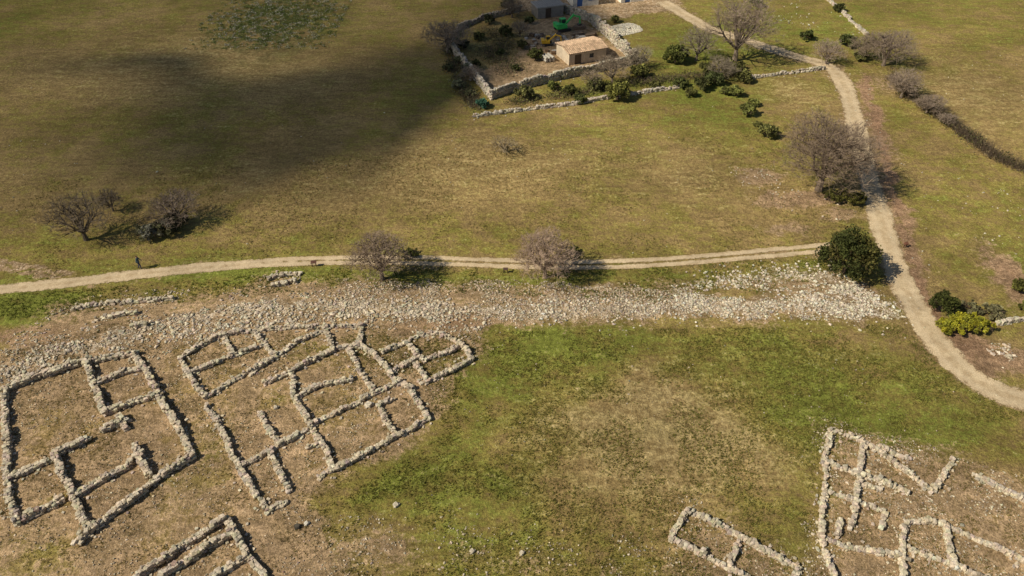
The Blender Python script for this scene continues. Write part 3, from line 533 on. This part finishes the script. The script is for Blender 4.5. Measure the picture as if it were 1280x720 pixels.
# ------------------------------------------------------------------ excavators
def cyl(acc,c,r,w,ang,col,k=14):
    a=np.arange(k)*2*math.pi/k; ca,sa=math.cos(ang),math.sin(ang); V=[]
    for s in(-.5,.5):
        for t in a: V.append((c[0]+math.cos(t)*r*ca-s*w*sa,c[1]+math.cos(t)*r*sa+s*w*ca,c[2]+math.sin(t)*r))
    for s in(-.5,.5): V.append((c[0]-s*w*sa,c[1]+s*w*ca,c[2]))
    acc.add(V,[[i,(i+1)%k,k+(i+1)%k,k+i] for i in range(k)],col)
    acc.add(V,[[2*k,(i+1)%k,i] for i in range(k)]+[[2*k+1,k+i,k+(i+1)%k] for i in range(k)],col)
def excavator(u,v,ang,col,sc_=1.0):
    e=empty("excavator"); o=G3(u,v); ca,sa=math.cos(ang),math.sin(ang)
    def Q(x,y,z): return (o[0]+sc_*(x*ca-y*sa),o[1]+sc_*(x*sa+y*ca),o[2]+sc_*z)
    def bx(A_,x,y,z,sx,sy,sz,c,t=0): A_.box(Q(x,y,z),(sx*sc_,sy*sc_,sz*sc_),ang,c,0,t)
    A_=Acc()
    for s in(-1,1):
        bx(A_,0,s*.95,.38,2.3,.45,.5,(.04,.04,.04))
        for x in(-1.15,1.15): cyl(A_,Q(x,s*.95,.38),.27*sc_,.44*sc_,ang,(.05,.05,.05))
        for i in range(9): bx(A_,-1.1+i*.27,s*.95,.655,.1,.47,.05,(.07,.06,.05))
    bx(A_,0,0,.45,1.2,1.5,.35,(.06,.06,.06)); A_.make("tracks",[M_metal],parent=e)
    A_=Acc(); bx(A_,-.5,0,1.05,2.2,2.1,.6,col); bx(A_,-1.3,0,1.5,.8,2.0,.35,col); bx(A_,-.6,-.5,1.48,.8,.8,.25,col); A_.make("upper_body",[M_metal],parent=e)
    A_=Acc(); bx(A_,.25,.6,1.75,1.0,.85,.8,(.03,.04,.045)); bx(A_,.25,.6,2.2,1.1,.95,.1,col)
    for x in(-.28,.78):
        for y in(.16,1.04): bx(A_,x,y,1.75,.08,.08,.85,col)
    A_.make("cab",[M_metal],parent=e)
    A_=Acc(); bx(A_,1.5,-.2,2.2,2.4,.28,.34,col,.75); bx(A_,3.0,-.2,2.55,1.5,.26,.3,col,-.35); bx(A_,3.75,-.2,1.6,.24,.24,1.7,col,.1); bx(A_,3.7,-.2,.65,.7,.8,.6,(.1,.09,.07),.2); bx(A_,1.4,.02,1.6,1.5,.1,.1,(.5,.5,.5),.8); A_.make("boom_and_bucket",[M_metal],parent=e)
excavator(703,38,.4,(.06,.55,.12),.85); excavator(684,56,.1,(.65,.40,.03),.6)
ac=Acc()
for (u,v,a_) in [(722,44,.3),(730,52,.3),(738,46,.4),(724,36,.2),(714,58,.3)]:
    c=G3(u,v)
    for k in range(4):
        for j in range(5): ac.box((c[0]+(j-2)*.22*math.sin(a_),c[1]+(j-2)*.24,c[2]+.1+k*.14),(rng.uniform(1.5,2.3),.16,.1),a_+rng.normal(0,.04),np.array((.30,.22,.15))*rng.uniform(.5,1.3))
ac.make("timber_stacks",[M_bark])
ac=Acc(); 
for k in range(6):
    c=G3(680,76)+np.array([(k%3)*.55,(k%3)*.2,.25+.4*(k//3)]); cyl(ac,c,.22,1.8,.5,(.5,.47,.40))
ac.make("stacked_pipes",[M_plaster])
ac=Acc()
for k in range(60):
    c=G3(rng.uniform(655,735),rng.uniform(44,68)); s=rng.uniform(.3,.8); ac.box((c[0],c[1],c[2]+s*.3),(s*rng.uniform(.8,1.8),s,s*.6),rng.random()*3,np.array([(.35,.3,.24),(.13,.10,.08),(.5,.47,.42),(.20,.13,.08)][k%4]))
ac.make("yard_materials",[M_bark])
# ------------------------------------------------------------------ small boards by the path
def board(u,v,ang,col,face,k=.6):
    e=empty("information_board"); o=G3(u,v); A_=Acc(); ca,sa=math.cos(ang),math.sin(ang)
    for s in(-1,1): A_.box((o[0]+s*.2*ca,o[1]+s*.2*sa,o[2]+k*.5),(.07,.07,k*1.15),ang,col)
    A_.make("posts",[M_bark],parent=e); A_=Acc(); b=np.array([[-.6,-.3,1.0],[.6,-.3,1.],[.6,.3,1.3],[-.6,.3,1.3]])*k
    b=np.stack([o[0]+b[:,0]*ca-b[:,1]*sa,o[1]+b[:,0]*sa+b[:,1]*ca,o[2]+b[:,2]+.06],1); b2=b-[0,0,.06]
    A_.add(np.concatenate([b,b2]),[[0,1,2,3],[7,6,5,4],[0,4,5,1],[1,5,6,2],[2,6,7,3],[3,7,4,0]],face); A_.make("panel",[M_plaster],parent=e)
board(393,333,.1,(.08,.04,.03),(.12,.06,.045),.5); board(632,341,0,(.06,.04,.03),(.08,.05,.04),.42); board(1131,309,.4,(.10,.05,.03),(.18,.08,.05),.42)
# ------------------------------------------------------------------ walker
def person(u,v):
    e=empty("walking_person"); o=G3(u,v); e.location=Vector(o)
    V=[(0,0,.95),(0,0,1.15),(0,0,1.38),(0,0,1.5),(0,0.02,1.6),(0,.02,1.72),
       (.1,0,.9),(.12,.12,.5),(.12,.08,.08),(.12,.24,.04),(-.1,0,.9),(-.12,-.05,.5),(-.12,-.25,.1),(-.12,-.12,.04),
       (.2,0,1.4),(.26,-.1,1.12),(.25,.02,.88),(-.2,0,1.4),(-.26,.1,1.12),(-.25,.25,.92)]
    E=[(0,1),(1,2),(2,3),(3,4),(4,5),(0,6),(6,7),(7,8),(8,9),(0,10),(10,11),(11,12),(12,13),(2,14),(14,15),(15,16),(2,17),(17,18),(18,19)]
    R=[.15,.14,.17,.06,.1,.09,.1,.07,.045,.04,.1,.07,.045,.04,.07,.05,.035,.07,.05,.035]
    for h,(bx_,by_,bz_) in((16,(.25,.02,.88)),(19,(-.25,.25,.92))):
        for k in range(5):
            i=len(V); oy=(k-2)*.02; ln=[.06,.085,.09,.08,.06][k]
            if k==0: oy=.05
            V.append((bx_,by_+oy,bz_-.05)); V.append((bx_*.97,by_+oy*1.2,bz_-.05-ln)); R+= [.009,.007]; E+=[(h,i),(i,i+1)]
    me=bpy.data.meshes.new("body"); me.from_pydata(V,E,[]); ob=bpy.data.objects.new("body",me); sc.collection.objects.link(ob); ob.parent=e
    md=ob.modifiers.new("Skin",'SKIN'); 
    for i,r in enumerate(R): me.skin_vertices[0].data[i].radius=(r,r*.8 if i<3 else r)
    me.skin_vertices[0].data[0].use_root=True
    ob.modifiers.new("Sub",'SUBSURF').render_levels=2
    mt,nt,b,_=newmat("walker_clothes"); q=N(nt); sp=nt.nodes.new("ShaderNodeSeparateXYZ"); nt.links.new(q.tc,sp.inputs[0])
    c=q.mix(q.math('GREATER_THAN',sp.outputs[2],.93),(.05,.06,.10),(.06,.10,.13)); c=q.mix(q.math('GREATER_THAN',sp.outputs[2],1.5),c,(.45,.28,.2)); 
    hair=q.math('MULTIPLY',q.math('GREATER_THAN',sp.outputs[2],1.64),q.math('LESS_THAN',sp.outputs[1],.07)); c=q.mix(hair,c,(.03,.02,.015)); c=q.mix(q.math('LESS_THAN',sp.outputs[2],.09),c,(.03,.03,.03)); nt.links.new(c,b.inputs["Base Color"]); me.materials.append(mt)
    A_=Acc(); A_.box((0,.125,1.66),(.025,.03,.04),0,(.45,.28,.2)); A_.box((.035,.112,1.69),(.02,.01,.01),0,(.02,.02,.02)); A_.box((-.035,.112,1.69),(.02,.01,.01),0,(.02,.02,.02)); A_.box((0,.114,1.615),(.045,.01,.01),0,(.3,.1,.08))
    for s in(-1,1): A_.box((s*.1,.01,1.66),(.02,.03,.055),0,(.45,.28,.2))
    A_.make("face",[M_cloth],parent=e); e.rotation_euler=(0,0,-1.4)
person(176,336)
# ------------------------------------------------------------------ light, sky, cloud
EL=math.radians(42); sh=Vector((1,.38)).normalized()
sd=Vector((-sh.x*math.cos(EL),-sh.y*math.cos(EL),math.sin(EL)))
sun=bpy.data.lights.new("sun",'SUN'); sun.energy=5.0; sun.angle=math.radians(.5); sun.color=(1,.90,.72); so=bpy.data.objects.new("sun",sun); sc.collection.objects.link(so); so.rotation_euler=sd.to_track_quat('Z','Y').to_euler()
so.location=(-60,-20,90)
wd=bpy.data.worlds.new("World"); sc.world=wd; wd.use_nodes=True; nt=wd.node_tree; bg=nt.nodes["Background"]; sk=nt.nodes.new("ShaderNodeTexSky"); sk.sky_type='NISHITA'; sk.sun_disc=False; sk.sun_elevation=EL; sk.sun_rotation=math.atan2(sd.x,sd.y); nt.links.new(sk.outputs[0],bg.inputs[0]); bg.inputs[1].default_value=.055
CA=380.0; k=CA/sd.z; off=np.array([sd.x*k,sd.y*k])
gx=np.linspace(-260,60,120); gy=np.linspace(30,330,120); GX,GY=np.meshgrid(gx,gy); GX=GX.ravel(); GY=GY.ravel()
qx=GX+24*(fbm(GX/20,GY/20)-.5); qy=GY+24*(fbm(GX/20+50,GY/20)-.5)
poly=[G0(*p) for p in [(-200,90),(60,120),(180,100),(300,80),(400,35),(430,-20),(580,-30),(575,40),(525,100),(460,160),(360,210),(290,250),(270,290),(100,300),(-200,315)]]
den=pmask(qx,qy,poly,7)*.97
poly2=[G0(*p) for p in [(-300,340),(-300,-60),(650,-60),(590,50),(520,180),(360,260),(200,310)]]
den=np.maximum(den,.58*pmask(qx,qy,poly2,11)); edge=np.clip(np.minimum.reduce([GX+260,60-GX,GY-30,330-GY])/20,0,1); den=den*edge*(.86+.26*fbm(GX/10,GY/10))
V=np.stack([GX+off[0],GY+off[1],CA+25*den+6*fbm(GX/15,GY/15)],1); n_=120
i=(np.arange(n_-1)[:,None]*n_+np.arange(n_-1)[None]).ravel(); Fc=np.stack([i,i+1,i+1+n_,i+n_],1)
m,nt,b,o=newmat("cloud_vapour"); q=N(nt); A=q.sep(q.attr("Col").outputs["Color"]); tr=nt.nodes.new("ShaderNodeBsdfTransparent"); tl=nt.nodes.new("ShaderNodeBsdfTranslucent"); tl.inputs[0].default_value=(.9,.9,.9,1); mx=nt.nodes.new("ShaderNodeMixShader"); nt.links.new(A[0],mx.inputs[0]); nt.links.new(tr.outputs[0],mx.inputs[1]); nt.links.new(tl.outputs[0],mx.inputs[2]); nt.links.new(mx.outputs[0],o.inputs[0])
make_mesh("cloud",V,[Fc],np.stack([den,den,den],1).clip(0,.95),[m],None,True)
sc.view_settings.view_transform='Standard'; sc.view_settings.look='None'; sc.view_settings.exposure=0
print("verts",sum(len(o.data.vertices) for o in sc.objects if o.type=='MESH'))
